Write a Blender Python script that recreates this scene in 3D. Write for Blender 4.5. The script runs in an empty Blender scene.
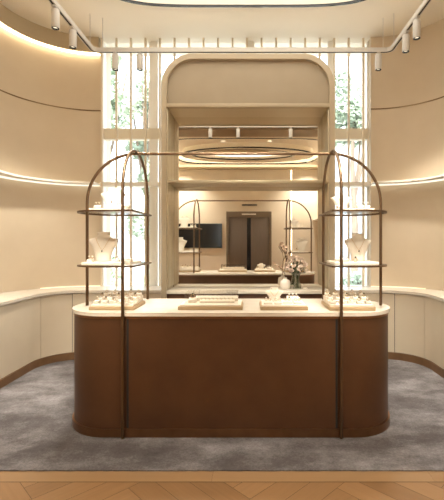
import bpy, bmesh, math, random
from mathutils import Vector, Matrix
random.seed(7)
SC = bpy.context.scene
COL = SC.collection
PI = math.pi
EYE = 1.5

# ---------------------------------------------------------------- materials
def mat(name, col, rough=.5, metal=0.0, **kw):
    m = bpy.data.materials.new(name); m.use_nodes = True
    b = m.node_tree.nodes['Principled BSDF']
    b.inputs['Base Color'].default_value = (*col, 1)
    b.inputs['Roughness'].default_value = rough
    b.inputs['Metallic'].default_value = metal
    for k, v in kw.items():
        b.inputs[k.replace('_', ' ')].default_value = v
    return m
def N(m, t, **kw):
    n = m.node_tree.nodes.new(t)
    for k, v in kw.items(): setattr(n, k, v)
    return n
def L(m, a, b): m.node_tree.links.new(a, b)
def bsdf(m): return m.node_tree.nodes['Principled BSDF']
def ramp(m, fac, stops):
    r = N(m, 'ShaderNodeValToRGB')
    e = r.color_ramp.elements
    while len(e) < len(stops): e.new(.5)
    for i, (p, c) in enumerate(stops):
        e[i].position = p; e[i].color = (*c, 1)
    L(m, fac, r.inputs[0]); return r.outputs[0]
def coord(m, scale=(1, 1, 1)):
    tc = N(m, 'ShaderNodeTexCoord'); mp = N(m, 'ShaderNodeMapping')
    mp.inputs['Scale'].default_value = scale
    L(m, tc.outputs['Object'], mp.inputs[0]); return mp.outputs[0]
def noise(m, vec, scale, detail=4, rough=.5):
    n = N(m, 'ShaderNodeTexNoise'); n.inputs['Scale'].default_value = scale
    n.inputs['Detail'].default_value = detail; n.inputs['Roughness'].default_value = rough
    L(m, vec, n.inputs['Vector']); return n.outputs['Fac']
def bump(m, h, strength=.2, dist=.01):
    b = N(m, 'ShaderNodeBump'); b.inputs['Strength'].default_value = strength
    b.inputs['Distance'].default_value = dist
    L(m, h, b.inputs['Height']); L(m, b.outputs[0], bsdf(m).inputs['Normal'])
def noisy(name, c1, c2, scale, rough=.5, metal=0, stretch=(1, 1, 1), bmp=0, detail=4, lo=.3, hi=.7):
    m = mat(name, c1, rough, metal)
    v = coord(m, stretch); f = noise(m, v, scale, detail)
    L(m, ramp(m, f, [(lo, c1), (hi, c2)]), bsdf(m).inputs['Base Color'])
    if bmp: bump(m, f, bmp)
    return m
def emit(name, col, s):
    m = bpy.data.materials.new(name); m.use_nodes = True
    nt = m.node_tree; nt.nodes.clear()
    e = nt.nodes.new('ShaderNodeEmission'); o = nt.nodes.new('ShaderNodeOutputMaterial')
    e.inputs[0].default_value = (*col, 1); e.inputs[1].default_value = s
    nt.links.new(e.outputs[0], o.inputs[0]); return m
def thin_glass(name, tint=(1, 1, 1), refl=.06, k=.5):
    m = bpy.data.materials.new(name); m.use_nodes = True
    nt = m.node_tree; nt.nodes.clear()
    o = nt.nodes.new('ShaderNodeOutputMaterial'); mx = nt.nodes.new('ShaderNodeMixShader')
    t = nt.nodes.new('ShaderNodeBsdfTransparent'); g = nt.nodes.new('ShaderNodeBsdfGlossy')
    fr = nt.nodes.new('ShaderNodeLayerWeight'); fr.inputs[0].default_value = .25
    mu = nt.nodes.new('ShaderNodeMath'); mu.operation = 'MULTIPLY_ADD'
    mu.inputs[1].default_value = k; mu.inputs[2].default_value = refl
    t.inputs[0].default_value = (*tint, 1); g.inputs['Roughness'].default_value = .02
    nt.links.new(fr.outputs['Fresnel'], mu.inputs[0]); nt.links.new(mu.outputs[0], mx.inputs[0])
    nt.links.new(t.outputs[0], mx.inputs[1]); nt.links.new(g.outputs[0], mx.inputs[2])
    nt.links.new(mx.outputs[0], o.inputs[0]); return m

M = {}
M['wall'] = noisy('wall_plaster', (.60, .50, .375), (.635, .535, .405), 3, .75, bmp=.03)
M['wall_far'] = noisy('wall_far_plaster', (.70, .63, .52), (.73, .66, .55), 3, .8)
M['fascia'] = noisy('fascia_plaster', (.50, .415, .29), (.53, .445, .315), 3, .75)
M['ceiling'] = noisy('ceiling_paint', (.80, .735, .62), (.82, .755, .64), 2, .8)
M['white_trim'] = mat('white_trim', (.88, .85, .79), .45)
M['tan_frame'] = mat('tan_frame', (.76, .68, .54), .5)
M['slat'] = mat('slat_tan', (.74, .65, .51), .5)
M['brass'] = noisy('brass_line', (.20, .135, .07), (.24, .16, .085), 20, .35, 1.0)
M['bronze'] = noisy('bronze_tube', (.155, .098, .057), (.18, .116, .068), 8, .38, .9)
M['bronze_trim'] = noisy('bronze_band', (.22, .11, .055), (.27, .14, .07), 10, .3, .9)
M['leather'] = noisy('brown_cladding', (.088, .038, .016), (.110, .049, .021), 5, .42, .3, bmp=.05, detail=8)
m = mat('cream_marble', (.74, .68, .59), .22)
v = coord(m); f = noise(m, v, 5, 10, .65)
L(m, ramp(m, f, [(.35, (.73, .665, .57)), (.5, (.75, .69, .60)), (.56, (.71, .645, .55)), (.62, (.745, .685, .595))]), bsdf(m).inputs['Base Color'])
M['marble'] = m
M['cabinet'] = noisy('cabinet_lacquer', (.70, .61, .48), (.73, .64, .505), 4, .5)
M['plinth'] = noisy('plinth_brown', (.20, .11, .055), (.25, .14, .07), 8, .45, .3)
M['gap'] = mat('dark_gap', (.06, .045, .03), .8)
M['mirror'] = mat('mirror_glass', (.90, .87, .81), .012, 1.0)
M['gold_panel'] = noisy('champagne_metal', (.62, .545, .40), (.64, .565, .42), 2, .34, .4, stretch=(1, 1, 1))
M['niche'] = noisy('niche_board', (.35, .285, .20), (.38, .31, .22), 3, .6)
M['niche_frame'] = noisy('niche_frame_board', (.46, .38, .27), (.50, .415, .295), 3, .5)
M['console'] = noisy('console_brown', (.10, .045, .025), (.13, .06, .032), 5, .4, .3)
M['track'] = mat('track_white', (.60, .57, .53), .4)
M['black'] = mat('black_gloss', (.012, .012, .014), .25)
M['black_matte'] = mat('black_matte', (.02, .019, .018), .6)
M['tv'] = mat('screen_black', (.008, .009, .011), .12)
M['door'] = noisy('door_taupe', (.13, .105, .085), (.15, .12, .10), 2, .45, .2, stretch=(20, 1, 1))
M['door_frame'] = mat('door_frame_brown', (.17, .13, .09), .5, .3)
M['suede'] = noisy('cream_suede', (.78, .71, .61), (.82, .75, .65), 60, .9, bmp=.03)
M['tray_wood'] = noisy('pale_oak', (.36, .25, .135), (.43, .305, .175), 4, .5, stretch=(1, 14, 14))
M['gold'] = mat('gold_metal', (.62, .42, .19), .3, 1.0)
M['gem'] = mat('gem_pale', (.86, .82, .72), .3)
M['dark_gem'] = mat('gem_dark', (.07, .075, .05), .12)
M['acrylic'] = thin_glass('acrylic_clear', (.985, .98, .97), .05, .15)
M['pane'] = thin_glass('pane_clear', (.985, .99, .985), .02)
M['vase_glass'] = thin_glass('vase_glass', (.93, .95, .93), .06)
M['ceramic'] = noisy('white_ceramic', (.80, .74, .66), (.84, .78, .70), 12, .45)
M['rose'] = noisy('rose_petal', (.87, .72, .62), (.90, .80, .71), 30, .7)
M['blossom'] = noisy('blossom_petal', (.80, .63, .50), (.84, .70, .58), 30, .7)
M['stem'] = noisy('stem_green', (.055, .075, .03), (.09, .11, .045), 12, .6)
M['twig'] = noisy('twig_brown', (.13, .08, .045), (.18, .11, .06), 20, .7)
M['leaf'] = noisy('leaf_green', (.04, .07, .025), (.08, .12, .04), 9, .55)
M['water'] = thin_glass('vase_water', (.85, .88, .84), .04)
# carpet: mottled grey pile
m = mat('grey_carpet', (.2, .18, .175), .95)
v = coord(m); f1 = noise(m, coord(m, (1, 1.4, 1)), 1.15, 12, .68); f2 = noise(m, v, 70, 5, .8)
mp = N(m, 'ShaderNodeMath', operation='MULTIPLY_ADD'); mp.inputs[1].default_value = .34
L(m, f2, mp.inputs[0]); L(m, f1, mp.inputs[2])
L(m, ramp(m, mp.outputs[0], [(.48, (.056, .047, .047)), (.61, (.102, .090, .091)), (.70, (.170, .156, .160)), (.85, (.33, .315, .325))]), bsdf(m).inputs['Base Color'])
bump(m, f2, .35, .006)
M['carpet'] = m
# parquet planks: colour by plank, grain along the plank uv
def plank_mat(name, c0, c1):
    m = mat(name, c0, .38)
    g = N(m, 'ShaderNodeNewGeometry'); uv = N(m, 'ShaderNodeUVMap')
    mp = N(m, 'ShaderNodeMapping'); mp.inputs['Scale'].default_value = (2.5, 40, 1)
    L(m, uv.outputs[0], mp.inputs[0])
    f = noise(m, mp.outputs[0], 1.0, 6, .6)
    ad = N(m, 'ShaderNodeMath', operation='MULTIPLY_ADD'); ad.inputs[1].default_value = .55
    L(m, g.outputs['Random Per Island'], ad.inputs[0])
    sc = N(m, 'ShaderNodeMath', operation='MULTIPLY'); sc.inputs[1].default_value = .6
    L(m, f, sc.inputs[0]); L(m, sc.outputs[0], ad.inputs[2])
    L(m, ramp(m, ad.outputs[0], [(.15, c0), (.85, c1)]), bsdf(m).inputs['Base Color'])
    return m
M['parquet'] = plank_mat('oak_parquet', (.20, .105, .044), (.31, .175, .080))
M['border'] = plank_mat('oak_border', (.28, .165, .078), (.33, .20, .10))
M['led_warm'] = emit('led_warm', (1, .79, .50), 5.5)
M['led_soft'] = emit('led_soft', (1, .84, .64), 6)
M['oval_cove_fill'] = emit('oval_cove_fill', (1, .89, .72), 17)  # added fill glow for the rear ceiling oval
M['led_under'] = emit('led_under', (1, .88, .68), 1.0)
M['led_faint'] = emit('led_faint', (1, .80, .52), 1.3)
M['added_glow'] = emit('added_glow', (1, .88, .70), 4.5)  # added glow, shared by the rail top and the hung ring
M['dim_ceiling'] = noisy('dim_ceiling_brown', (.24, .17, .095), (.27, .19, .11), 3, .6)  # brown stands in for dim light on the ceiling
M['led_strip'] = emit('led_strip', (1, .84, .60), 5)
M['lens'] = emit('lamp_lens', (1, .85, .62), 1.2)
M['recess_fill'] = emit('recess_fill_glow', (1, .91, .76), 2.2)  # added glow that fills the room from the front oval
# outdoors
M['foliage'] = noisy('tree_leaf', (.32, .41, .27), (.50, .57, .43), 2.5, .6)
M['foliage_pale'] = noisy('tree_leaf_pale', (.39, .47, .35), (.56, .62, .51), 2.5, .6)
M['bark'] = noisy('bark', (.16, .12, .09), (.25, .20, .15), 9, .9, stretch=(1, 1, .2))
M['pavement'] = noisy('pavement', (.50, .48, .45), (.58, .56, .53), 2, .9)
M['facade'] = noisy('facade_stone', (.55, .53, .50), (.62, .60, .57), 1.5, .8)
M['facade_glass'] = mat('facade_glass', (.36, .46, .55), .15)

# ---------------------------------------------------------------- mesh helpers
def link_bm(name, bm, material, parent=None, smooth=True, loc=None, angle=40, label=None):
    bmesh.ops.recalc_face_normals(bm, faces=bm.faces[:])
    me = bpy.data.meshes.new(name); bm.to_mesh(me); bm.free()
    me.materials.append(material)
    if smooth:
        me.shade_smooth()
        try: me.set_sharp_from_angle(angle=math.radians(angle))
        except Exception: pass
    o = bpy.data.objects.new(name, me); COL.objects.link(o)
    if parent: o.parent = parent
    if loc: o.location = loc
    if label: o['label'] = label
    return o
def box(bm, x0, x1, y0, y1, z0, z1, bev=0, seg=2):
    r = bmesh.ops.create_cube(bm, size=1)
    vs = r['verts']
    for v in vs:
        v.co = Vector((x0 if v.co.x < 0 else x1, y0 if v.co.y < 0 else y1, z0 if v.co.z < 0 else z1))
    if bev:
        es = list({e for v in vs for e in v.link_edges})
        bmesh.ops.bevel(bm, geom=es, offset=bev, segments=seg, affect='EDGES', profile=.5)
def bx(*a, **k):
    bm = bmesh.new(); box(bm, *a, **k); return bm
def tube(bm, pts, r, n=10, closed=False, cap=True):
    pts = [Vector(p) for p in pts]
    rad = r if isinstance(r, (list, tuple)) else [r] * len(pts)
    rings = []; up = None
    for i, p in enumerate(pts):
        a = pts[i - 1] if (i > 0 or closed) else p
        b = pts[(i + 1) % len(pts)] if (i < len(pts) - 1 or closed) else p
        t = (b - a).normalized()
        if up is None:
            up = Vector((0, 0, 1)) if abs(t.z) < .9 else Vector((1, 0, 0))
        u = (up - t * up.dot(t))
        if u.length < 1e-5: u = t.orthogonal()
        u.normalize(); w = t.cross(u); up = u
        rings.append([bm.verts.new(p + (u * math.cos(2 * PI * k / n) + w * math.sin(2 * PI * k / n)) * rad[i]) for k in range(n)])
    m = len(rings)
    for i in range(m if closed else m - 1):
        A, B = rings[i], rings[(i + 1) % m]
        for k in range(n):
            bm.faces.new((A[k], A[(k + 1) % n], B[(k + 1) % n], B[k]))
    if cap and not closed:
        bm.faces.new(rings[0][::-1]); bm.faces.new(rings[-1])
def tb(pts, r, n=10, closed=False):
    bm = bmesh.new(); tube(bm, pts, r, n, closed); return bm
def lathe(bm, prof, n=24, c=(0, 0, 0)):
    c = Vector(c); rings = []
    for r, z in prof:
        if r < 1e-5: rings.append([bm.verts.new(c + Vector((0, 0, z)))])
        else: rings.append([bm.verts.new(c + Vector((r * math.cos(2 * PI * k / n), r * math.sin(2 * PI * k / n), z))) for k in range(n)])
    for A, B in zip(rings, rings[1:]):
        for k in range(n):
            a0, a1 = A[k % len(A)], A[(k + 1) % len(A)]; b0, b1 = B[k % len(B)], B[(k + 1) % len(B)]
            f = []
            for q in (a0, a1, b1, b0):
                if q not in f: f.append(q)
            if len(f) > 2: bm.faces.new(f)
    return bm
def lt(prof, n=24, c=(0, 0, 0)):
    return lathe(bmesh.new(), prof, n, c)
def prism(bm, poly, z0, z1, bev=0):
    a = [bm.verts.new((x, y, z0)) for x, y in poly]; b = [bm.verts.new((x, y, z1)) for x, y in poly]
    n = len(poly); bm.faces.new(a[::-1]); top = bm.faces.new(b)
    for i in range(n): bm.faces.new((a[i], a[(i + 1) % n], b[(i + 1) % n], b[i]))
    if bev:
        bmesh.ops.bevel(bm, geom=list(top.edges), offset=bev, segments=2, affect='EDGES', profile=.5)
def pr(poly, z0, z1, bev=0):
    bm = bmesh.new(); prism(bm, poly, z0, z1, bev); return bm
def arc_(s, R, a0=.75, n=12):
    cx = XL if s < 0 else XR
    return [(cx + s * R * math.cos(a0 + (PI / 2 - a0) * k / n), CY + R * math.sin(a0 + (PI / 2 - a0) * k / n)) for k in range(n + 1)]
def round_rect(x0, x1, y0, y1, rl, rr=None, n=14):
    """plan outline; rl / rr = radius at the left / right ends"""
    rr = rl if rr is None else rr
    P = []
    for cx, cy, r, a0 in ((x1 - rr, y0 + rr, rr, -90), (x1 - rr, y1 - rr, rr, 0), (x0 + rl, y1 - rl, rl, 90), (x0 + rl, y0 + rl, rl, 180)):
        if r < 1e-4: P.append((cx, cy)); continue
        for k in range(n + 1):
            a = math.radians(a0 + 90 * k / n); P.append((cx + r * math.cos(a), cy + r * math.sin(a)))
    Q = [P[0]]
    for p in P[1:]:
        if math.dist(p, Q[-1]) > 1e-4: Q.append(p)
    if math.dist(Q[0], Q[-1]) < 1e-4: Q.pop()
    return Q
def superoval(cx, cy, a, b, n=2.0, seg=72):
    P = []
    for k in range(seg):
        t = 2 * PI * k / seg; c, s = math.cos(t), math.sin(t)
        P.append((cx + a * math.copysign(abs(c) ** (2 / n), c), cy + b * math.copysign(abs(s) ** (2 / n), s)))
    return P
def band(bm, outer, inner, z0, z1, closed=False):
    """solid wall strip between two matching plan polylines"""
    n = len(outer)
    V = [[bm.verts.new((*p, z)) for p in line] for line, z in ((outer, z0), (inner, z0), (inner, z1), (outer, z1))]
    for i in range(n if closed else n - 1):
        j = (i + 1) % n
        for q in range(4):
            A, B = V[q], V[(q + 1) % 4]
            bm.faces.new((A[i], A[j], B[j], B[i]))
    if not closed:
        bm.faces.new([V[q][0] for q in range(4)]); bm.faces.new([V[q][-1] for q in range(3, -1, -1)])
def bd(outer, inner, z0, z1, closed=False):
    bm = bmesh.new(); band(bm, outer, inner, z0, z1, closed); return bm

def tag(o, label=None, cat=None, group=None, kind=None):
    if label: o['label'] = label
    if cat: o['category'] = cat
    if group: o['group'] = group
    if kind: o['kind'] = kind
    return o
def thing(name, label, cat, loc=(0, 0, 0), rz=0, group=None):
    o = bpy.data.objects.new(name, None); COL.objects.link(o)
    o.location = loc; o.rotation_euler = (0, 0, rz); o.empty_display_size = .1
    return tag(o, label, cat, group)
def struct(name, bm, m, parent=None, smooth=True, label=None):
    o = link_bm(name, bm, m, parent, smooth)
    if parent is None: tag(o, kind='structure')
    if label: o['label'] = label
    return o
def dup(root, loc, rz=0, label=None, group=None):
    r = root.copy(); COL.objects.link(r); r.location = loc; r.rotation_euler = (0, 0, rz)
    if label: r['label'] = label
    if group: r['group'] = group
    for ch in list(root.children):
        c = ch.copy(); COL.objects.link(c); c.parent = r
        for g in ch.children:
            d = g.copy(); COL.objects.link(d); d.parent = c
    return r

# ---------------------------------------------------------------- room shell
CEIL = 4.33; YB = -4.1; XL, XR = -2.09, 1.67; CY = 4.65
def side_path(s, R, y_start=YB, y_end=None, n=24):
    """s=-1 left wall, +1 right wall: straight run then a quarter turn to the window"""
    cx = XL if s < 0 else XR
    P = [(cx + s * R, y_start)]
    for k in range(n + 1):
        a = PI / 2 * k / n
        P.append((cx + s * R * math.cos(a), CY + R * math.sin(a)))
    if y_end is not None: pass
    return P
for s, side in ((-1, 'left'), (1, 'right')):
    R = .95 if s < 0 else .88
    w = struct('wall_' + side, bd(side_path(s, R + .4), side_path(s, R), -.05, CEIL + .3), M['wall'])
    # thin brass inlay
    struct('brass_inlay', bd(side_path(s, R + .004), side_path(s, R - .006), 3.329, 3.345), M['brass'], w, label='thin brass line let into the curved wall')
    # mid-height ledge with light tucked above it
    Rl = R - .24
    struct('ledge', bd(side_path(s, R + .01), side_path(s, Rl), 2.284, 2.309), M['white_trim'], w, label='white curved ledge running along the wall')
    led_r = R - .03
    struct('ledge_light', bd(side_path(s, led_r + .012, 1.0), side_path(s, led_r - .012, 1.0), 2.309, 2.316), M['led_faint'], w)
    struct('under_ledge_light', bd(side_path(s, R - .002, 1.0), side_path(s, R - .10, 1.0), 2.278, 2.2845), M['led_under'], w)
    if s < 0:
        struct('fascia', bd(side_path(s, .95 + .01), side_path(s, .87), 4.12, CEIL + .02), M['fascia'], w, label='dropped beige fascia above the cove light')
        struct('cove_light', bd(side_path(s, .943, 1.0), side_path(s, .885, 1.0), 4.108, 4.118), M['led_warm'], w, label='warm cove light line')

# rear wall behind the camera, seen in the mirror
bm = bmesh.new(); box(bm, -3.4, 3.0, YB - .2, YB, -.05, CEIL + .3)
wr = struct('wall_rear', bm, M['wall_far'])
struct('cove_light', bx(-2.9, 2.5, YB + .02, YB + .05, 4.22, 4.245), M['led_soft'], wr, smooth=False)
struct('cove_lip', bx(-3.0, 2.55, YB, YB + .09, 4.17, 4.18), M['fascia'], wr, smooth=False)
struct('cove_lip', bx(-3.0, 2.55, YB + .078, YB + .09, 4.18, 4.252), M['fascia'], wr, smooth=False)
struct('light_strip', bx(1.51, 1.535, YB - .001, YB + .012, .05, 4.15), M['led_strip'], wr, smooth=False, label='glowing vertical light strip in the wall')

# ceiling with two sunk ovals
OV_A = superoval(-.08, 3.61, 1.66, 1.20, 5.0, 96)
OV_B = superoval(-.10, -2.05, 2.40, 1.82, 5.0, 96)
bm = bmesh.new()
def loop(bm, P, z):
    vs = [bm.verts.new((x, y, z)) for x, y in P]
    return [bm.edges.new((vs[i], vs[(i + 1) % len(vs)])) for i in range(len(vs))]
es = loop(bm, [(-3.4, YB - .2), (3.0, YB - .2), (3.0, 6.1), (-3.4, 6.1)], CEIL) + loop(bm, OV_A, CEIL) + loop(bm, OV_B, CEIL)
bmesh.ops.triangle_fill(bm, use_beauty=True, edges=es)
OV_BB = [(-.10 + (x + .10) * 1.08, -2.05 + (y + 2.05) * 1.08) for x, y in OV_B]
for P, h in ((OV_A, .22), (OV_BB, .16)):
    a = [bm.verts.new((x, y, CEIL)) for x, y in P]; b = [bm.verts.new((x, y, CEIL + h)) for x, y in P]
    for i in range(len(P)):
        j = (i + 1) % len(P); bm.faces.new((a[i], a[j], b[j], b[i]))
box(bm, -3.5, 3.1, YB - .25, 6.15, CEIL + .45, CEIL + .6)
ce = struct('ceiling', bm, M['ceiling'], smooth=False)
def scaled(P, k, c):
    return [(c[0] + (x - c[0]) * k, c[1] + (y - c[1]) * k) for x, y in P]
def plate(P, z0, z1): return pr(P, z0, z1)
struct('recess_fill_panel', plate(scaled(OV_A, 1.02, (-.08, 3.61)), CEIL + .22, CEIL + .25), M['recess_fill'], ce, label='added glowing fill panel in the sunk ceiling oval')  # glow added here as a fill light for the room
struct('recess_rim', bd(scaled(OV_A, 1.004, (-.08, 3.61)), scaled(OV_A, .985, (-.08, 3.61)), CEIL - .008, CEIL + .015, True), M['black'], ce, label='thin black rim of the ceiling oval')
# second oval behind the camera (stepped rings, seen in the mirror)
OV_B2 = superoval(-.07, -2.4, 2.12, 1.10, 2.0, 72)
OV_B3 = superoval(-.22, -2.28, 1.66, .78, 2.0, 72)
OV_B4 = superoval(-.45, -2.2, 1.05, .45, 2.0, 60)
struct('recess_step', plate(scaled(OV_B, 1.09, (-.10, -2.05)), CEIL + .16, CEIL + .20), M['ceiling'], ce, smooth=False)
struct('hung_ring', bd(OV_B2, OV_B3, CEIL - .01, CEIL + .162, True), M['ceiling'], ce, label='broad cream oval ring hung in the sunk ceiling')
struct('ring_fill_glow', bd(scaled(OV_B3, .995, (-.22, -2.28)), scaled(OV_B3, .98, (-.22, -2.28)), CEIL + .11, CEIL + .14, True), M['added_glow'], ce)  # glow added to brighten the inside of the ring
struct('inner_drum', pr(OV_B4, CEIL + .06, CEIL + .162), M['fascia'], ce, label='small beige oval drum inside the ring')
struct('recess_rim', bd(scaled(OV_B, 1.003, (-.10, -2.05)), scaled(OV_B, .992, (-.10, -2.05)), CEIL - .018, CEIL + .03, True), M['black'], ce, label='thin black rim of the ceiling oval')
struct('outer_rim', bd(scaled(OV_B2, 1.006, (-.07, -2.4)), scaled(OV_B2, .99, (-.07, -2.4)), CEIL - .02, CEIL + .02, True), M['black'], ce, label='thin black outer rim of the hung ring')
struct('inner_rim', bd(scaled(OV_B3, 1.01, (-.22, -2.28)), scaled(OV_B3, .975, (-.22, -2.28)), CEIL - .02, CEIL + .012, True), M['black'], ce, label='black inner rim of the hung ring')
struct('cove_light', bd(scaled(OV_B, 1.07, (-.10, -2.05)), scaled(OV_B, 1.06, (-.10, -2.05)), CEIL + .004, CEIL + .02, True), M['oval_cove_fill'], ce)  # light added in the cove to brighten the rear ceiling
struct('dim_ceiling_strip_1', bx(-2.9, 2.5, .28, .95, CEIL - .10, CEIL + .01), M['dim_ceiling'], smooth=False)  # brown strip in place of a less lit stretch of ceiling

# floor: parquet near the camera, carpet behind
struct('floor', bx(-3.4, 3.0, YB - .2, 6.1, -.08, -.004), M['gap'], smooth=False)
def parquet():
    bm = bmesh.new(); uvl = bm.loops.layers.uv.new('UVMap')
    Ln, W = .90, .15; g = .0012
    def plank(ox, oy, horiz):
        c = [(g, g), (Ln - g, g), (Ln - g, W - g), (g, W - g)] if horiz else [(g, g), (W - g, g), (W - g, Ln - g), (g, Ln - g)]
        uv0 = random.random() * 20
        vs = []
        for x, y in c:
            X, Y = ox + x, oy + y
            k = math.sqrt(.5); vs.append(bm.verts.new(((X - Y) * k, (X + Y) * k, 0)))
        f = bm.faces.new(vs)
        for lp, (x, y) in zip(f.loops, c):
            lp[uvl].uv = (x + uv0, y + uv0) if horiz else (y + uv0, x + uv0)
    n = int(Ln / W)
    for i in range(-60, 80):
        for j in range(-12, 13):
            ox = i * W + j * Ln; oy = i * W - j * Ln
            for hz, dx, dy in ((True, 0, 0), (False, 0 - 0, W)):
                cx = (ox - oy) * .7071; cy = (ox + oy) * .7071
                if -4 < cx < 3.6 and -5 < cy < 3.2: plank(ox + dx, oy + dy, hz)
    for co, no in (((0, 2.498, 0), (0, 1, 0)), ((0, YB, 0), (0, -1, 0)), ((-3.04, 0, 0), (-1, 0, 0)), ((2.55, 0, 0), (1, 0, 0))):
        bmesh.ops.bisect_plane(bm, geom=bm.verts[:] + bm.edges[:] + bm.faces[:], plane_co=co, plane_no=no, clear_outer=True)
    return bm
fl = bpy.data.objects['floor']
o = struct('parquet', parquet(), M['parquet'], fl, smooth=False, label='oak herringbone parquet')
bm = bmesh.new(); uvl = bm.loops.layers.uv.new('UVMap')
x = -3.04
while x < 2.55:
    x2 = min(2.55, x + 1.4)
    vs = [bm.verts.new(p) for p in ((x, 2.503, 0), (x2 - .001, 2.503, 0), (x2 - .001, 2.625, 0), (x, 2.625, 0))]
    f = bm.faces.new(vs); u = random.random() * 9
    for lp in f.loops: lp[uvl].uv = (lp.vert.co.x * .4 + u, lp.vert.co.y)
    x = x2
struct('border_plank', bm, M['border'], fl, smooth=False, label='straight oak border strip')
# carpet with a ragged cut-pile front edge
cp = [(-2.55, 2.612)]
nx = 160
cp = [(-2.92 + 5.38 * i / nx, 2.617 + random.uniform(-.0025, .0015)) for i in range(nx + 1)]
cp += [(XR + .5, 4.65)] + [(XR + .5 * math.cos(PI / 2 * k / 10), CY + .5 * math.sin(PI / 2 * k / 10)) for k in range(1, 11)]
cp += [(XL - .5 * math.cos(PI / 2 * k / 10), CY + .5 * math.sin(PI / 2 * k / 10)) for k in range(10, -1, -1)]
i_ = next(k for k, p in enumerate(cp) if p == (XL - .5 * math.cos(PI / 2), CY + .5 * math.sin(PI / 2)))
cp[i_:i_] = [(1.10, CY + .5), (1.10, 4.905), (-1.15, 4.905), (-1.15, CY + .5)]
cp = [(max(-2.6, min(2.18, x)), y) if y < 2.63 else (x, y) for x, y in cp]
Q = []
for p in cp:
    if not Q or math.dist(p, Q[-1]) > 1e-3: Q.append(p)
tag(link_bm('carpet', pr(Q, .0005, .009, .003), M['carpet'], smooth=False), 'mottled grey cut-pile carpet under the brown counter', 'carpet')

# ---------------------------------------------------------------- glazing
WY = 5.68
wn = struct('window_1', bx(XL - .03, XR + .03, WY - .05, WY + .1, -.05, .80), M['white_trim'], smooth=False)
def wpart(name, *a, m='white_trim', label=None, **k):
    return struct(name, bx(*a, **k), M[m], wn, smooth=False, label=label)
for x0, x1 in ((XL - .03, XL + .025), (-1.42, -1.30), (-.06, .06), (1.10, 1.18), (1.65, XR + .03)):
    wpart('mullion', x0, x1, WY - .04, WY + .06, .80, CEIL)
wpart('transom', XL, XR, WY - .045, WY + .065, 2.95, 3.10, m='tan_frame', label='tan transom band')
wpart('transom', XL, XR, WY - .12, WY + .065, 2.28, 2.335, label='white transom level with the wall ledge')
wpart('transom', XL, XR, WY - .045, WY + .065, .80, .88)
xs = [XL + .025, -1.42, -1.30, -.06, .06, 1.10, 1.18, 1.65]
for i in range(0, 8, 2):
    for z0, z1 in ((.88, 2.28), (2.335, 2.95), (3.10, CEIL)):
        wpart('pane', xs[i], xs[i + 1], WY + .005, WY + .009, z0, z1, m='pane')
for k in (3, 5, 7):
    pass
# screen of slim vertical slats hung in front of the glass
sl = thing('slat_screen', 'screen of slim cream vertical slats hanging before the back window', 'screen', (0, 5.565, .8855))
x = (116.6 - 250) / 400 * 5.565 - .2017
i = 0
while x < XR - .02:
    if x > XL + .02:
        link_bm('slat', bx(x - .013, x + .013, -.02, .02, 0, CEIL - .8855, bev=.003), M['slat'], sl)
    x += .2017

# ---------------------------------------------------------------- curved wall cabinets
for s, side in ((-1, 'left'), (1, 'right')):
    cx = XL if s < 0 else XR; R0 = (.95 if s < 0 else .88) - .004; RF = .46
    xin = -1.10 if s < 0 else 1.06
    def full(R, y0):
        P = side_path(s, R, y0); P.append((xin, CY + R)); return P
    t = thing('cabinet_worktop', 'cream stone worktop running along the %s curved wall cabinets' % side, 'worktop', (0, 0, 0))
    link_bm('slab', bd(full(R0, 1.2), full(RF - .02, 1.2), .851, .885), M['marble'], t)
    link_bm('back_light', bd(arc_(s, R0 - .012), arc_(s, R0 - .03), .885, .893), M['led_faint'], t)
    struct('baseboard_' + side, bd(full(RF + .20, 1.2), full(RF - .012, 1.2), 0.0, .095), M['plinth'])
    # cabinet units: straight ones towards the viewer, one curved, one straight below the window
    A1, A2, g_ = .37, 1.2, .004
    def run(R, parts):
        P = []
        for kind, a, b in parts:
            if kind == 'y': P += [(cx + s * R, a), (cx + s * R, b)]
            elif kind == 'a': P += [(cx + s * R * math.cos(a + (b - a) * k / 14), CY + R * math.sin(a + (b - a) * k / 14)) for k in range(15)]
            else: P += [(xin, CY + R)]
        return P
    cuts = []
    for parts_, lab in ((lambda e: [('y', 1.2 + e, 2.35 - e)], 'straight cream cabinet of the %s wall, nearest the viewer' % side),
                        (lambda e: [('y', 2.35 + e, 3.50 - e)], 'straight cream cabinet of the %s wall, second from the viewer' % side),
                        (lambda e: [('y', 3.50 + e, CY - .01), ('a', 0, A1 - 2 * e)], 'cream cabinet of the %s wall that starts to curve, beside the counter' % side),
                        (lambda e: [('a', A1 + 2 * e, A2 - 2 * e)], 'curved cream corner cabinet of the %s wall' % side),
                        (lambda e: [('a', A2 + 2 * e, PI / 2), ('x', 0, 0)], 'cream cabinet under the window between the %s wall and the alcove' % side)):
        cuts.append((parts_, None, lab))
    for outer, inner, lab in cuts:
        c = thing('wall_cabinet', lab, 'cabinet', (0, 0, 0), 0, 'cream wall cabinets')
        link_bm('body', bd(run(R0, outer(.0006)), run(RF + .02, outer(.0006)), .096, .85), M['gap'], c, label='dark carcass behind the door')
        link_bm('door', bd(run(RF + .019, outer(.0035)), run(RF, outer(.0035)), .10, .842), M['cabinet'], c)

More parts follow.
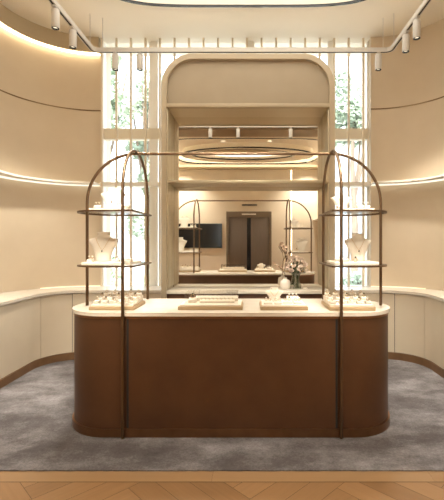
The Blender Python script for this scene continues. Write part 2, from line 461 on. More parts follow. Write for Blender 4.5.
# ---------------------------------------------------------------- arched mirror alcove
AX0, AX1 = -1.093, 1.043; AY0, AY1 = 4.92, 5.37; ATOP = 3.82; AR = .40
def arch_outline(x0, x1, z0, z1, r, n=14):
    P = [(x0, z0), (x0, z1 - r)]
    for k in range(1, n + 1):
        a = PI - PI / 2 * k / n; P.append((x0 + r + r * math.cos(a), z1 - r + r * math.sin(a)))
    for k in range(1, n + 1):
        a = PI / 2 - PI / 2 * k / n; P.append((x1 - r + r * math.cos(a), z1 - r + r * math.sin(a)))
    P.append((x1, z0)); return P
al = thing('arched_alcove', 'tall beige arched wall alcove with mirror, behind the brown counter', 'alcove', (0, 0, 0))
def arch_band(o, i, y0, y1):
    bm = bmesh.new(); n = len(o)
    V = [[bm.verts.new((x, y, z)) for x, z in line] for line, y in ((o, y0), (i, y0), (i, y1), (o, y1))]
    for k in range(n - 1):
        for q in range(4):
            A, B = V[q], V[(q + 1) % 4]; bm.faces.new((A[k], A[k + 1], B[k + 1], B[k]))
    bm.faces.new([V[q][0] for q in range(4)]); bm.faces.new([V[q][-1] for q in range(3, -1, -1)])
    return bm
T = .065
link_bm('arch_frame', arch_band(arch_outline(AX0, AX1, 0.003, ATOP, AR), arch_outline(AX0 + T, AX1 - T, 0.003, ATOP - T, AR - T), AY0, AY1), M['niche_frame'], al)
HB = 3.175
P = arch_outline(AX0 + T, AX1 - T, HB, ATOP - T, AR - T)
bm = bmesh.new()
a = [bm.verts.new((x, AY0 + .05, z)) for x, z in P]; b = [bm.verts.new((x, AY1 - .02, z)) for x, z in P]
bm.faces.new(a); bm.faces.new(b[::-1])
for k in range(len(P)): bm.faces.new((a[k], a[(k + 1) % len(P)], b[(k + 1) % len(P)], b[k]))
link_bm('header_panel', bm, M['niche'], al)
ix0, ix1 = AX0 + T, AX1 - T
link_bm('header_edge', bx(ix0, ix1, AY0 - .004, AY0 + .06, HB - .015, HB + .03, bev=.004), M['niche_frame'], al)
link_bm('soffit_panel', bx(ix0, ix1, AY0 + .06, AY1 - .02, HB - .012, HB - .001), M['gold_panel'], al, smooth=False, label='champagne metal soffit')
for xa, xb in ((ix0, ix0 + .012), (ix1 - .012, ix1)):
    for ya, yb in ((AY0 + .03, 5.125), (5.133, AY1 - .03)):
        link_bm('side_panel', bx(xa, xb, ya, yb, .93, HB - .013, bev=.002), M['gold_panel'], al, label='champagne metal side lining')
link_bm('mirror', bx(ix0 + .013, ix1 - .013, AY1 - .04, AY1 - .02, .905, HB - .013), M['mirror'], al, smooth=False, label='large mirror filling the alcove')
link_bm('shelf', bx(ix0 + .014, ix1 - .014, AY0 + .0, AY1 - .045, 2.232, 2.262, bev=.003), M['gold_panel'], al, label='slim champagne metal shelf across the mirror')
link_bm('lining_board', bx(ix0, ix1, AY1 - .018, AY1, .004, HB), M['niche'], al, smooth=False)
co = thing('console', 'dark brown console with cream stone top under the alcove mirror', 'console', (-.025, AY0, 0))
hw = (ix1 - ix0) / 2 - .002
link_bm('body', bx(-hw, hw, .02, .40, .005, .862, bev=.004), M['console'], co)
link_bm('stone_top', bx(-hw, hw, -.02, .405, .863, .899, bev=.004), M['marble'], co)

# ---------------------------------------------------------------- the counter
CX0, CX1, CY0, CY1, CR = -1.468, 1.158, 3.06, 3.80, .355
CT = .961
ct = thing('counter', 'large brown display counter with rounded ends and cream stone top', 'counter', ((CX0 + CX1) / 2, 3.45, .012))
def rr(d, r=None): return [(x - (CX0 + CX1) / 2, y - 3.45) for x, y in round_rect(CX0 - d, CX1 + d, CY0 - d, CY1 + d, (CR + d) if r is None else r, n=20)]
B = .012
link_bm('plinth_band', pr(rr(.015), .0, .062, .005), M['bronze_trim'], ct, label='bronze plinth band')
link_bm('body', pr(rr(0), .061, .912 - B), M['leather'], ct)
link_bm('top_band', pr(rr(.005), .912 - B, CT - .028 - B), M['bronze_trim'], ct, label='bronze band below the stone top')
link_bm('stone_top', pr(rr(.014), CT - .028 - B, CT - B, .005), M['marble'], ct, label='cream stone top')
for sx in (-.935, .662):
    link_bm('post_shadow_strip', bx(sx - .008 - (CX0 + CX1) / 2, sx + .008 - (CX0 + CX1) / 2, CY0 - 3.45 - .002, CY0 - 3.45 + .002, .064, .910 - B), M['black_matte'], ct, smooth=False, label='dark upright strip painted as shadow beside the post')
# the dark strips paint in the shadow beside each front post
# ---------------------------------------------------------------- arched display frame
FX0, FX1 = -.965, .692; FYF, FYB = 3.03, 3.775; FM = (FYF + FYB) / 2
EX0, EX1 = -1.385, 1.112; TR = .0125
fr = thing('arched_display_stand', 'bronze arched tube frame with four shelves standing over the counter', 'display stand', ((FX0 + FX1) / 2, FM, CT))
ox, oy, oz = (FX0 + FX1) / 2, FM, CT
def loc(p): return (p[0] - ox, p[1] - oy, p[2] - oz)
SPR, TOPZ = 1.885, 2.265
for X in (FX0, FX1):
    rA = (FYB - FYF) / 2
    pts = [(X, FYF, .012 + .001), (X, FYF, 1.0), (X, FYF, SPR)]
    for k in range(1, 24):
        a = PI - PI * k / 24; pts.append((X, FM + rA * math.cos(a), SPR + (TOPZ - SPR) * math.sin(a)))
    pts += [(X, FYB, SPR), (X, FYB, CT - .0005)]
    link_bm('crosswise_arch', tb([loc(p) for p in pts], TR, 12), M['bronze'], fr)
wz = 2.25; rw = FX0 - EX0
pts = [(EX0, FM, CT - .0005), (EX0, FM, wz - rw)]
for k in range(1, 17):
    a = PI - PI / 2 * k / 16; pts.append((EX0 + rw + rw * math.cos(a), FM, wz - rw + rw * math.sin(a)))
for k in range(0, 17):
    a = PI / 2 - PI / 2 * k / 16; pts.append((EX1 - rw + rw * math.cos(a), FM, wz - rw + rw * math.sin(a)))
pts.append((EX1, FM, CT - .0005))
link_bm('lengthwise_arch', tb([loc(p) for p in pts], TR, 12), M['bronze'], fr)
SH1, SH2 = 1.737, 1.302   # undersides
ST = .014
for s in (-1, 1):
    for z in (SH1, SH2):
        if s < 0: P = round_rect(EX0 - .045, FX0 + .06, FYF + .06, FYB - .085, .27, .01)
        else: P = round_rect(FX1 - .058, EX1 + .025, FYF + .06, FYB - .085, .01, .27)
        PP = [(x - ox, y - oy) for x, y in P]
        cx_, cy_ = sum(p[0] for p in PP) / len(PP), sum(p[1] for p in PP) / len(PP)
        PI_ = [(cx_ + (x - cx_) * .93, cy_ + (y - cy_) * .945) for x, y in PP]
        sh = link_bm('shelf', bd(PP, PI_, z - oz, z + ST - oz, True), M['bronze'], fr, label='bronze shelf rim')
        link_bm('glass_pane', pr(PI_, z - oz + .008, z + ST - oz - .0005), M['pane'], sh, smooth=False, label='clear glass shelf pane')
for X in (FX0, FX1):
    for z in (SH1, SH2):
        for ya, yb in ((FYF, FYF + .075), (FYB - .10, FYB)):
            link_bm('shelf_bracket', tb([loc((X, ya, z + ST / 2)), loc((X, yb, z + ST / 2))], .006, 8), M['bronze'], fr)
SZ1, SZ2 = SH1 + ST, SH2 + ST

# ---------------------------------------------------------------- jewellery displays
ORD = ['first', 'second', 'third', 'fourth', 'fifth', 'sixth', 'seventh', 'eighth', 'ninth', 'tenth']
PROF = [(0, .23, .20), (.02, .25, .21), (.12, .25, .19), (.30, .29, .17), (.50, .385, .17), (.64, .47, .165), (.715, .50, .15), (.755, .475, .13),
        (.785, .37, .125), (.815, .27, .12), (.85, .215, .115), (.90, .20, .115), (.955, .215, .12), (.985, .225, .125), (1.0, .20, .11)]
def bust_mesh(H, W):
    bm = bmesh.new(); n = 28; rings = []
    for t, w, d in PROF:
        ring = []
        for k in range(n):
            a = 2 * PI * k / n; c, s_ = math.cos(a), math.sin(a)
            ring.append(bm.verts.new((w * W * math.copysign(abs(c) ** .8, c), d * W * math.copysign(abs(s_) ** .8, s_) * .9 + .10 * H * t, H * t)))
        rings.append(ring)
    for A, Bq in zip(rings, rings[1:]):
        for k in range(n): bm.faces.new((A[k], A[(k + 1) % n], Bq[(k + 1) % n], Bq[k]))
    bm.faces.new(rings[0][::-1]); bm.faces.new(rings[-1])
    return bm
def bust_front(H, W, x, t):
    for (t0, w0, d0), (t1, w1, d1) in zip(PROF, PROF[1:]):
        if t0 <= t <= t1:
            f = (t - t0) / (t1 - t0); w = (w0 + (w1 - w0) * f) * W; d = (d0 + (d1 - d0) * f) * W * .9
            c = min(.999, abs(x) / w) ** (1 / .8)
            return .10 * H * t - d * (1 - c * c) ** .4
    return 0
def bust(x, y, z, H, W, rz, label, nlabel, drop=.42, chain=M['gold'], gem='dark_gem', wide=.24):
    o = link_bm('necklace_bust', bust_mesh(H, W), M['suede'], loc=(x, y, z), angle=60)
    o.rotation_euler = (0, 0, rz)
    tag(o, label, 'bust', 'cream necklace busts')
    nk = thing('necklace', nlabel, 'necklace', (x, y, z), rz, 'necklaces on busts')
    pts = []; m = 13
    for k in range(m):
        u = -1 + 2 * k / (m - 1)
        xx = wide * W * u; t = .80 - (.80 - drop) * (1 - abs(u) ** 1.25)
        pts.append((xx, bust_front(H, W, xx, t) - .0035, H * t))
    link_bm('chain', tb(pts, .0016, 6), chain, nk)
    p = pts[m // 2]
    bm = bmesh.new(); bmesh.ops.create_icosphere(bm, subdivisions=1, radius=.0075, matrix=Matrix.Translation((p[0], p[1] - .005, p[2] - .010)) @ Matrix.Diagonal((.8, .5, 1.3, 1)))
    link_bm('pendant', bm, M[gem], nk, label='dark drop pendant')
def tray(x0, x1, y0, y1, z, label, steps=1, wood=.030, pad=.012, group='pale wood jewellery trays'):
    t = thing('jewellery_tray', label, 'tray', ((x0 + x1) / 2, (y0 + y1) / 2, z), 0, group)
    hx, hy = (x1 - x0) / 2, (y1 - y0) / 2
    link_bm('wooden_base', bx(-hx, hx, -hy, hy, 0, wood, bev=.003), M['tray_wood'], t)
    bm = bmesh.new(); tops = []
    g = .014
    for k in range(steps):
        ya = -hy + g + (2 * hy - 2 * g) * k / steps; yb = -hy + g + (2 * hy - 2 * g) * (k + 1) / steps
        h = wood + pad * (k + 1)
        box(bm, -hx + g, hx - g, ya, yb, wood - .002, h, bev=.002); tops.append(((y0 + y1) / 2 + (ya + yb) / 2, z + h))
    link_bm('pad', bm, M['suede'], t, label='cream suede pad')
    return tops
# prototypes for ring blocks and rings
def block_mesh(w, d, h):
    bm = bmesh.new(); box(bm, -w / 2, w / 2, -d / 2, d / 2, 0, h, bev=.003)
    for v in bm.verts:
        if v.co.z > h * .6 and v.co.y < 0: v.co.z -= h * .35
    return bm
BLK = {}
def ring_block(x, y, z, label, w=.042, d=.040, h=.024, group='cream ring blocks'):
    key = (w, d, h)
    if key not in BLK:
        o = link_bm('ring_block', block_mesh(w, d, h), M['suede']); BLK[key] = o
        first = o
    else:
        first = BLK[key].copy(); COL.objects.link(first)
    first.location = (x, y, z); tag(first, label, 'ring holder', group); return first
RING = []
def ring(x, y, z, label, rz=0, dark=False, s=1.0, group='gold rings on cream blocks'):
    """upright ring, band standing on z"""
    if not RING:
        for gm in ('gem', 'dark_gem'):
            t = thing('ring', label, 'ring', (0, 0, 0))
            R_ = .0095
            link_bm('band', tb([(R_ * math.cos(2 * PI * k / 20), 0, R_ + .0012 + R_ * math.sin(2 * PI * k / 20)) for k in range(20)], .0016, 6, True), M['gold'], t)
            bm = bmesh.new(); bmesh.ops.create_icosphere(bm, subdivisions=1, radius=.0058, matrix=Matrix.Translation((0, 0, 2 * R_ + .005)))
            link_bm('gem', bm, M[gm], t, label='set stone')
            RING.append(t)
        base = RING[1 if dark else 0]; other = RING[0 if dark else 1]
        USED[dark] = True; USED[not dark] = False
        r = base
    else:
        if not USED[dark]: USED[dark] = True; r = RING[1 if dark else 0]
        else: r = dup(RING[1 if dark else 0], (0, 0, 0))
    r.location = (x, y, z); r.rotation_euler = (0, 0, rz); r.scale = (s, s, s)
    tag(r, label, 'ring', group)
USED = {}
STUD = []
def stud(x, y, z, label, group='small gold studs', s=1.0):
    if not STUD:
        t = thing('earring', label, 'earring', (0, 0, 0))
        link_bm('post', lt([(0, 0), (.0016, 0), (.0016, .014), (0, .014)], 8), M['gold'], t)
        bm = bmesh.new(); bmesh.ops.create_icosphere(bm, subdivisions=2, radius=.006, matrix=Matrix.Translation((0, 0, .018)))
        link_bm('pearl', bm, M['gem'], t)
        STUD.append(t); r = t
    else: r = dup(STUD[0], (0, 0, 0))
    r.location = (x, y, z); r.scale = (s, s, s); tag(r, label, 'earring', group)

E = -.0005
# big trays at the two counter ends
def end_tray(x0, x1, y0, y1, side):
    tops = tray(x0, x1, y0, y1, CT + E, 'pale wood tray with stepped cream pad on the %s end of the counter' % side, steps=3, pad=.016)
    rowname = ['front', 'middle', 'back']; n_ = 5
    for rI, (yy, zz) in enumerate(tops):
        for k in range(n_):
            xx = x0 + .04 + (x1 - x0 - .08) * k / (n_ - 1)
            w = 'cream ring block, %s from the left in the %s row of the %s counter-end tray' % (ORD[k], rowname[rI], side)
            ring_block(xx, yy, zz + E, w, .044, .05, .026)
            ring(xx, yy + .010, zz + .0235, 'gold ring on the %s block of the %s row, %s counter-end tray' % (ORD[k], rowname[rI], side), random.uniform(-.5, .5), (k + rI) % 2 == 1, 1.15)
end_tray(-1.272, -.915, 3.15, 3.50, 'left')
end_tray(.622, .985, 3.13, 3.49, 'right')
# covered tray
tops = tray(-.572, -.058, 3.165, 3.47, CT + E, 'long pale wood tray under a clear cover in the middle of the counter', pad=.010)
pz = CT + .030 + .010 + E
cv = bmesh.new(); x0, x1, y0, y1, h, th = -.525, -.10, 3.20, 3.44, .085, .004
for a_ in ((x0, x1, y0, y0 + th, 0, h), (x0, x1, y1 - th, y1, 0, h), (x0, x0 + th, y0 + th, y1 - th, 0, h), (x1 - th, x1, y0 + th, y1 - th, 0, h), (x0, x1, y0, y1, h, h + th)):
    box(cv, *a_)
o = link_bm('clear_cover', cv, M['acrylic'], smooth=False, loc=(0, 0, pz)); tag(o, 'clear acrylic cover over the long tray on the counter', 'cover')
ring_block(-.475, 3.30, pz + E, 'tall cream ring block at the left end under the clear cover', .062, .06, .040)
ring(-.475, 3.31, pz + .035, 'gold ring with dark stone on the tall block under the clear cover', .3, True, 1.5)
o = link_bm('earring_bar', block_mesh(.285, .06, .026), M['suede'], loc=(-.27, 3.30, pz + E)); tag(o, 'long cream earring bar under the clear cover', 'earring holder')
for k in range(9):
    stud(-.40 + .0325 * k, 3.305, pz + .020, 'gold pearl stud, %s from the left on the bar under the clear cover' % ORD[k], 'pearl studs on the covered bar', 1.1)
o = link_bm('earring_bar', block_mesh(.36, .035, .045), M['suede'], loc=(-.28, 3.39, pz + E)); tag(o, 'low cream bar behind the studs under the clear cover', 'earring holder')
# open tray with small bust
tops = tray(.082, .458, 3.15, 3.46, CT + E, 'small pale wood tray with a low bust, right of the covered tray', pad=.010)
bust(.205, 3.37, pz + E, .115, .155, .0, 'low cream necklace bust on the open tray at the counter middle', 'fine necklace on the low bust of the open counter tray', .40, gem='gem')
for k, (xx, yy, w) in enumerate(((.145, 3.22, .07), (.225, 3.215, .06), (.305, 3.25, .075), (.385, 3.23, .065))):
    ring_block(xx, yy, pz + E, 'low cream block, %s from the left on the open counter tray' % ORD[k], w, .05, .026, 'cream blocks on the open counter tray')
    for q in (-1, 1):
        ring(xx + q * .015, yy + .012, pz + .0225, 'gold ring on the %s half of the %s block of the open counter tray' % ('left' if q < 0 else 'right', ORD[k]), q * .3, k == 2, 1.1, 'gold rings on the open counter tray')
ring_block(.36, 3.37, pz + E, 'cream block at the back right of the open counter tray', .10, .05, .045, 'cream blocks on the open counter tray')
for q in range(3):
    stud(.33 + .03 * q, 3.375, pz + .037, 'pearl stud, %s from the left on the back block of the open counter tray' % ORD[q], 'pearl studs on the back block', 1.3)

# shelf displays
def shelf_pad(x0, x1, y0, y1, z, label):
    o = link_bm('display_pad', bx(x0, x1, y0, y1, 0, .022, bev=.004), M['suede'], loc=(0, 0, z + E)); tag(o, label, 'display pad', 'cream pads on the frame shelves'); return z + .022 + 2 * E
# upper left
z = shelf_pad(-1.30, -.975, 3.22, 3.58, SZ1, 'cream display pad on the upper left frame shelf')
bust(-1.18, 3.44, z, .195, .215, .0, 'cream necklace bust on the upper left frame shelf', 'gold pendant necklace on the bust of the upper left shelf', .40)
# lower left
z2 = shelf_pad(-1.35, -.965, 3.20, 3.56, SZ2, 'cream display pad on the lower left frame shelf')
bust(-1.258, 3.43, z2, .25, .255, .05, 'large cream necklace bust on the lower left frame shelf', 'gold pendant necklace on the bust of the lower left shelf', .38)
# upper right
z3 = shelf_pad(.70, 1.005, 3.22, 3.55, SZ1, 'cream display pad on the upper right frame shelf')
bust(.79, 3.44, z3, .15, .18, -.1, 'cream necklace bust on the upper right frame shelf', 'gold necklace on the bust of the upper right shelf', .44, gem='gem')
# lower right
z4 = shelf_pad(.68, 1.04, 3.22, 3.56, SZ2, 'cream display pad on the lower right frame shelf')
bust(.928, 3.44, z4, .238, .232, .0, 'large cream necklace bust on the lower right frame shelf', 'gold pendant necklace on the bust of the lower right shelf', .40)
def combo(xs, y, z, where, w=.05, h=.034):
    for k, xx in enumerate(xs):
        ring_block(xx, y, z + E, 'cream block, %s from the left on the %s frame shelf' % (ORD[k], where), w, .05, h, 'cream blocks on the frame shelves')
        for q in (-1, 1):
            stud(xx + q * .013, y + .006, z + h * .78, 'pearl stud on the %s of the %s block, %s frame shelf' % ('left' if q < 0 else 'right', ORD[k], where), 'pearl studs on the frame shelves', 1.2)
combo((-1.255, -1.075, -1.015), 3.29, z, 'upper left', .046, .036)
combo((-1.305, -1.09, -1.03, -.985), 3.27, z2, 'lower left', .045, .030)
combo((.735, .90, .955), 3.28, z3, 'upper right', .048, .036)
combo((.725, .785), 3.29, z4, 'lower right', .05, .032)
ring(.86, 3.26, z4, 'dark-stoned ring standing on the pad of the lower right shelf', .2, True, 1.6)

# ---------------------------------------------------------------- flowers on the console
VZ = .899 + E
vx, vy = .452, 5.14
wv = thing('ceramic_vase', 'squat white ceramic vase on the console before the mirror', 'vase', (vx, vy, VZ))
link_bm('body', lt([(0, 0), (.048, 0), (.060, .008), (.066, .04), (.065, .085), (.056, .112), (.030, .122), (.020, .128), (.020, .142), (.024, .146), (.016, .146), (.014, .13), (0, .12)], 28), M['ceramic'], wv, angle=60)
br = thing('blossom_branch', 'thin blossom branch standing in the white ceramic vase', 'branch', (vx, vy, VZ + .125))
TW = [[(0, 0, 0), (-.005, 0, .12), (.01, -.01, .25), (-.01, 0, .36), (-.02, .0, .44)],
      [(0, -.003, .06), (-.05, -.01, .14), (-.10, 0, .17), (-.13, .01, .18)],
      [(.0, 0, .20), (.03, -.01, .27), (.035, -.02, .33)],
      [(-.005, 0, .33), (-.05, 0, .40), (-.055, 0, .42)]]
for P in TW: link_bm('twig', tb(P, [.004 - .0005 * i for i in range(len(P))], 6), M['twig'], br)
def flower_bm(r, petals=5, seed=0):
    rnd = random.Random(seed); bm = bmesh.new()
    for layer, (k, tilt, rr_) in enumerate(((petals, .5, 1.0), (petals - 1, .95, .72), (3, 1.3, .45))):
        for i in range(k):
            a = 2 * PI * i / k + layer * .5; P = []
            for u, w in ((0, .12), (.35, .42), (.75, .5), (1, .25)):
                el = tilt * (.6 + .6 * u)
                d = u * r * rr_
                P.append((d * math.cos(el), w * r * rr_, d * math.sin(el) + r * .15 * layer))
            Lr = []
            for d, w, z in P:
                Lr.append((bm.verts.new((d * math.cos(a) - w * math.sin(a), d * math.sin(a) + w * math.cos(a), z)),
                           bm.verts.new((d * math.cos(a) + w * math.sin(a), d * math.sin(a) - w * math.cos(a), z))))
            for A, Bq in zip(Lr, Lr[1:]): bm.faces.new((A[0], A[1], Bq[1], Bq[0]))
    return bm
fm = link_bm('blossom', flower_bm(.022, 5, 1), M['blossom'], br)
spots = [(-.02, 0, .44), (-.055, 0, .42), (.005, -.015, .41), (-.035, -.02, .385), (-.13, .01, .18), (-.10, -.01, .17), (.035, -.02, .33), (.045, 0, .29), (-.06, 0, .15), (.0, -.02, .36), (.02, -.02, .20), (-.015, -.02, .14), (-.03, .01, .46)]
for i, p in enumerate(spots):
    c = fm if i == 0 else fm.copy()
    if i: COL.objects.link(c)
    c.location = p; c.rotation_euler = (random.uniform(.4, 1.4), random.uniform(-.5, .5), random.uniform(0, 6)); c.scale = [random.uniform(.8, 1.25)] * 3
gx, gy = .605, 5.12
gv = thing('glass_vase', 'clear waisted glass vase holding pink roses on the console', 'vase', (gx, gy, VZ))
link_bm('glass', lt([(0, 0), (.052, 0), (.055, .01), (.045, .05), (.026, .12), (.03, .16), (.048, .20), (.045, .20), (.027, .16), (.023, .12), (.041, .05), (.049, .012), (0, .010)], 28), M['vase_glass'], gv, angle=60)
link_bm('water', lt([(0, .011), (.047, .013), (.040, .05), (.031, .085), (0, .085)], 24), M['water'], gv)
RS = [(0, -.01, .35), (-.065, -.02, .33), (.065, -.02, .335), (-.04, -.05, .28), (.04, -.055, .275), (-.105, 0, .275), (.105, 0, .285), (0, .04, .38), (-.06, .03, .37), (.05, .03, .37), (.0, -.07, .235), (.125, -.01, .23), (-.09, -.03, .225)]
rm = None
for i, p in enumerate(RS):
    r_ = thing('rose', 'pink rose in the glass vase, one of a full bunch', 'flower', (gx, gy, VZ + .012), 0, 'pink roses in the glass vase')
    base = ((random.uniform(-.02, .02)), random.uniform(-.02, .02), .004)
    link_bm('stem', tb([base, (base[0] * -.2 + p[0] * .08, base[1] * -.2 + p[1] * .08, .115), (p[0] * .3, p[1] * .3, .18), (p[0], p[1], p[2])], .0028, 6), M['stem'], r_)
    if rm is None: rm = h_ = link_bm('bloom', flower_bm(.050, 6, 3), M['rose'], r_)
    else: h_ = rm.copy(); COL.objects.link(h_); h_.parent = r_
    h_.location = (p[0], p[1], p[2] - .008); h_.rotation_euler = (p[1] * -6 + .35, p[0] * 6, random.uniform(0, 6)); h_.scale = [random.uniform(.75, 1.0)] * 3
    bm = bmesh.new()
    for q in range(5):
        f = .35 + .12 * q; b0 = Vector((p[0] * f, p[1] * f, .17 + (p[2] - .18) * f)); a = random.uniform(0, 6.28)
        d = Vector((math.cos(a), math.sin(a) , random.uniform(-.3, .3))); s_ = d.cross(Vector((0, 0, 1))).normalized()
        vs = [bm.verts.new(b0 + d * (u * .055) + s_ * w * .055) for u, w in ((0, 0), (.45, .26), (1, 0), (.45, -.26))]
        bm.faces.new(vs)
    link_bm('leaves', bm, M['leaf'], r_)
o = link_bm('trinket_box', bx(-.025, .025, -.02, .02, 0, .022, bev=.003), M['suede'], loc=(.705, 5.11, VZ)); tag(o, 'small cream box on the console beside the glass vase', 'box')

# ---------------------------------------------------------------- track lighting
TZ = 3.92; TXL, TXR, TYB, TYF = -1.98, 1.78, 5.05, 2.3
tk = thing('lighting_track', 'white suspended lighting track looping below the ceiling', 'track light', ((TXL + TXR) / 2, 3.7, TZ))
tx, ty = (TXL + TXR) / 2, 3.7
oc = round_rect(TXL - .022, TXR + .022, TYF - .022, TYB + .022, .10, n=5); ic = round_rect(TXL + .022, TXR - .022, TYF + .022, TYB - .022, .056, n=5)
sh_ = lambda P: [(x - tx, y - ty) for x, y in P]
link_bm('rail', bd(sh_(oc), sh_(ic), -.026, .026, True), M['track'], tk, smooth=False)
oc2 = round_rect(TXL - .009, TXR + .009, TYF - .009, TYB + .009, .087, n=5); ic2 = round_rect(TXL + .009, TXR - .009, TYF + .009, TYB - .009, .069, n=5)
link_bm('slot', bd(sh_(oc2), sh_(ic2), -.0272, -.0255, True), M['black_matte'], tk, smooth=False, label='dark slot under the rail')
link_bm('fill_uplight', bd(sh_(oc2), sh_(ic2), .0255, .030, True), M['added_glow'], tk, smooth=False, label='added glowing fill strip on top of the rail')  # strip added to brighten the ceiling
for x, y in ((TXL, 4.95), (TXL, 3.2), (TXR, 4.95), (TXR - .1, TYB), (TXR, 3.2), (-.7, TYF), (.6, TYF), (TXL + .12, TYB)):
    link_bm('hanger', tb([(x - tx, y - ty, .024), (x - tx, y - ty, CEIL - TZ + .001)], .004, 6), M['track'], tk)
SP = None
def lamp_spot(name, p, aim, energy, size=55, blend=.8, radius=.09, col=(1, .93, .80), parent=None):
    l = bpy.data.lights.new(name, 'SPOT'); l.energy = energy; l.spot_size = math.radians(size); l.spot_blend = blend
    l.shadow_soft_size = radius; l.color = col
    o = bpy.data.objects.new(name, l); COL.objects.link(o); o.location = p
    o.rotation_euler = (Vector(aim) - Vector(p)).to_track_quat('-Z', 'Y').to_euler(); return o
spots = [(TXL, 4.07, 'on the left arm of the track, nearer the viewer', (-2.9, 3.6, .9), 160),
         (TXL, 4.47, 'on the left arm of the track, nearer the window', (-2.75, 4.9, 1.0), 150),
         (-1.70, TYB, 'on the back run of the track at the far left', (-1.2, 3.5, 1.0), 95),
         (-1.39, TYB, 'on the back run of the track, second from the left', (-.9, 3.4, 1.0), 95),
         (1.62, TYB, 'on the back run of the track at the far right', (.9, 3.5, 1.0), 95),
         (TXR, 4.57, 'on the right arm of the track, nearer the window', (2.35, 4.95, 1.0), 150),
         (TXR, 4.27, 'on the right arm of the track, nearer the viewer', (2.5, 3.7, .9), 160),
         (-.83, TYF, 'on the front run of the track, left one seen in the mirror', (-1.12, 3.4, 1.5), 300, 34),
         (-.25, TYF, 'on the front run of the track, middle one seen in the mirror', (.0, 5.15, .9), 260, 38),
         (.85, TYF, 'on the front run of the track, right one seen in the mirror', (.86, 3.4, 1.5), 300, 34)]
for i, (x, y, lab, aim, en, *sz) in enumerate(spots):
    lab = 'white cylindrical spotlight ' + lab
    if SP is None:
        SP = thing('track_spotlight', lab, 'spotlight', (x, y, TZ - .027), 0, 'white track spotlights')
        link_bm('adapter', bx(-.018, .018, -.05, .05, -.018, 0, bev=.003), M['track'], SP)
        link_bm('stem', lt([(0, -.035), (.009, -.035), (.009, -.016), (0, -.016)], 10), M['track'], SP)
        link_bm('body', lt([(0, -.04), (.036, -.03), (.040, -.036), (.040, -.215), (.038, -.218), (.038, -.20), (0, -.20)], 24), M['track'], SP)
        link_bm('bezel', lt([(.0375, -.196), (.0375, -.222), (.030, -.222), (.030, -.196)], 24), M['black'], SP, label='black lamp rim')
        link_bm('lens', lt([(0, -.203), (.030, -.203), (.030, -.2005), (0, -.2005)], 20), M['lens'], SP, label='lit lens')
    else: dup(SP, (x, y, TZ - .027), 0, lab)
    lamp_spot('spot_lamp', (x, y, TZ - .027 - .235), aim, en, *sz)

# ---------------------------------------------------------------- rear wall fittings (mirror image)
tv = thing('wall_television', 'black flat television on the rear wall, seen in the mirror', 'television', (-1.85, YB + .002, 1.28))
link_bm('casing', bx(-.82, .82, 0, .05, 0, .90, bev=.006), M['black_matte'], tv)
link_bm('screen', bx(-.805, .805, .0495, .053, .015, .885), M['tv'], tv, smooth=False, label='glossy dark screen')
dr = struct('door_1', bx(-.87, .79, YB + .001, YB + .02, 0.001, 2.62), M['door_frame'], smooth=False)
for x0, x1 in ((-.87, -.79), (.71, .79)):
    struct('door_frame', bx(x0, x1, YB + .01, YB + .08, .001, 2.62), M['door_frame'], dr, smooth=False)
struct('door_frame', bx(-.79, .71, YB + .01, YB + .08, 2.42, 2.62), M['door_frame'], dr, smooth=False)
for x0, x1 in ((-.785, -.115), (.035, .705)):
    struct('door_leaf', bx(x0, x1, YB + .02, YB + .05, .004, 2.415, bev=.004), M['door'], dr)
struct('centre_slot', bx(-.113, .033, YB + .018, YB + .03, .004, 2.38), M['black'], dr, smooth=False, label='dark upright glass slot between the leaves')
struct('header_strip', bx(-.30, .22, YB + .08, YB + .084, 2.50, 2.54), M['white_trim'], dr, smooth=False, label='small pale strip over the door')
o = link_bm('ceiling_vent', bx(-.30, .26, 0, .03, 0, .05, bev=.004), M['black_matte'], loc=(0, YB + .001, 2.84)); tag(o, 'narrow black vent above the door on the rear wall', 'vent')

# ---------------------------------------------------------------- outdoors
struct('ground_outside', bx(-25, 25, 6.4, 40, -.9, -.6), M['pavement'], smooth=False)
def leaf_cloud(centres, n, size, rnd):
    bm = bmesh.new()
    for _ in range(n):
        c, r = rnd.choice(centres)
        d = Vector((rnd.gauss(0, 1), rnd.gauss(0, 1), rnd.gauss(0, 1))).normalized() * r * rnd.uniform(.55, 1.0) ** .5
        p = Vector(c) + d
        a = Vector((rnd.gauss(0, 1), rnd.gauss(0, 1), rnd.gauss(0, .6))).normalized(); b = a.orthogonal().normalized()
        s = size * rnd.uniform(.6, 1.3)
        vs = [bm.verts.new(p + a * (u * s) + b * (w * s)) for u, w in ((-.6, 0), (0, .32), (.6, 0), (0, -.32))]
        bm.faces.new(vs)
    return bm
def tree(x, y, h, spread, seed, mname, label, lo=.32):
    rnd = random.Random(seed)
    t = thing('street_tree', label, 'tree', (x, y, -.601), 0, 'trees outside the window')
    link_bm('trunk', tb([(0, 0, 0), (.05, 0, h * .3), (-.04, .03, h * .55), (0, 0, h * .75)], [.14, .11, .08, .04], 10), M['bark'], t)
    for k in range(4):
        a = rnd.uniform(0, 6.28); b = (spread * .6 * math.cos(a), spread * .6 * math.sin(a), h * rnd.uniform(.6, .85))
        link_bm('branch', tb([(0, 0, h * .4), (b[0] * .5, b[1] * .5, h * .55), b], [.06, .045, .02], 8), M['bark'], t)
    cs = []
    for k in range(11):
        a = rnd.uniform(0, 6.28); q = spread * rnd.uniform(.1, .75)
        cs.append(((q * math.cos(a), q * math.sin(a), h * rnd.uniform(lo, .88)), spread * rnd.uniform(.35, .55)))
    link_bm('crown', leaf_cloud(cs, 2600, .21, rnd), M[mname], t, smooth=False)
tree(-4.6, 12.0, 9.0, 1.5, 3, 'foliage', 'leafy green tree outside, at the left edge of the left window')
tree(-3.3, 13.0, 8.4, 1.0, 5, 'foliage_pale', 'paler green tree outside the left window, beside the alcove')
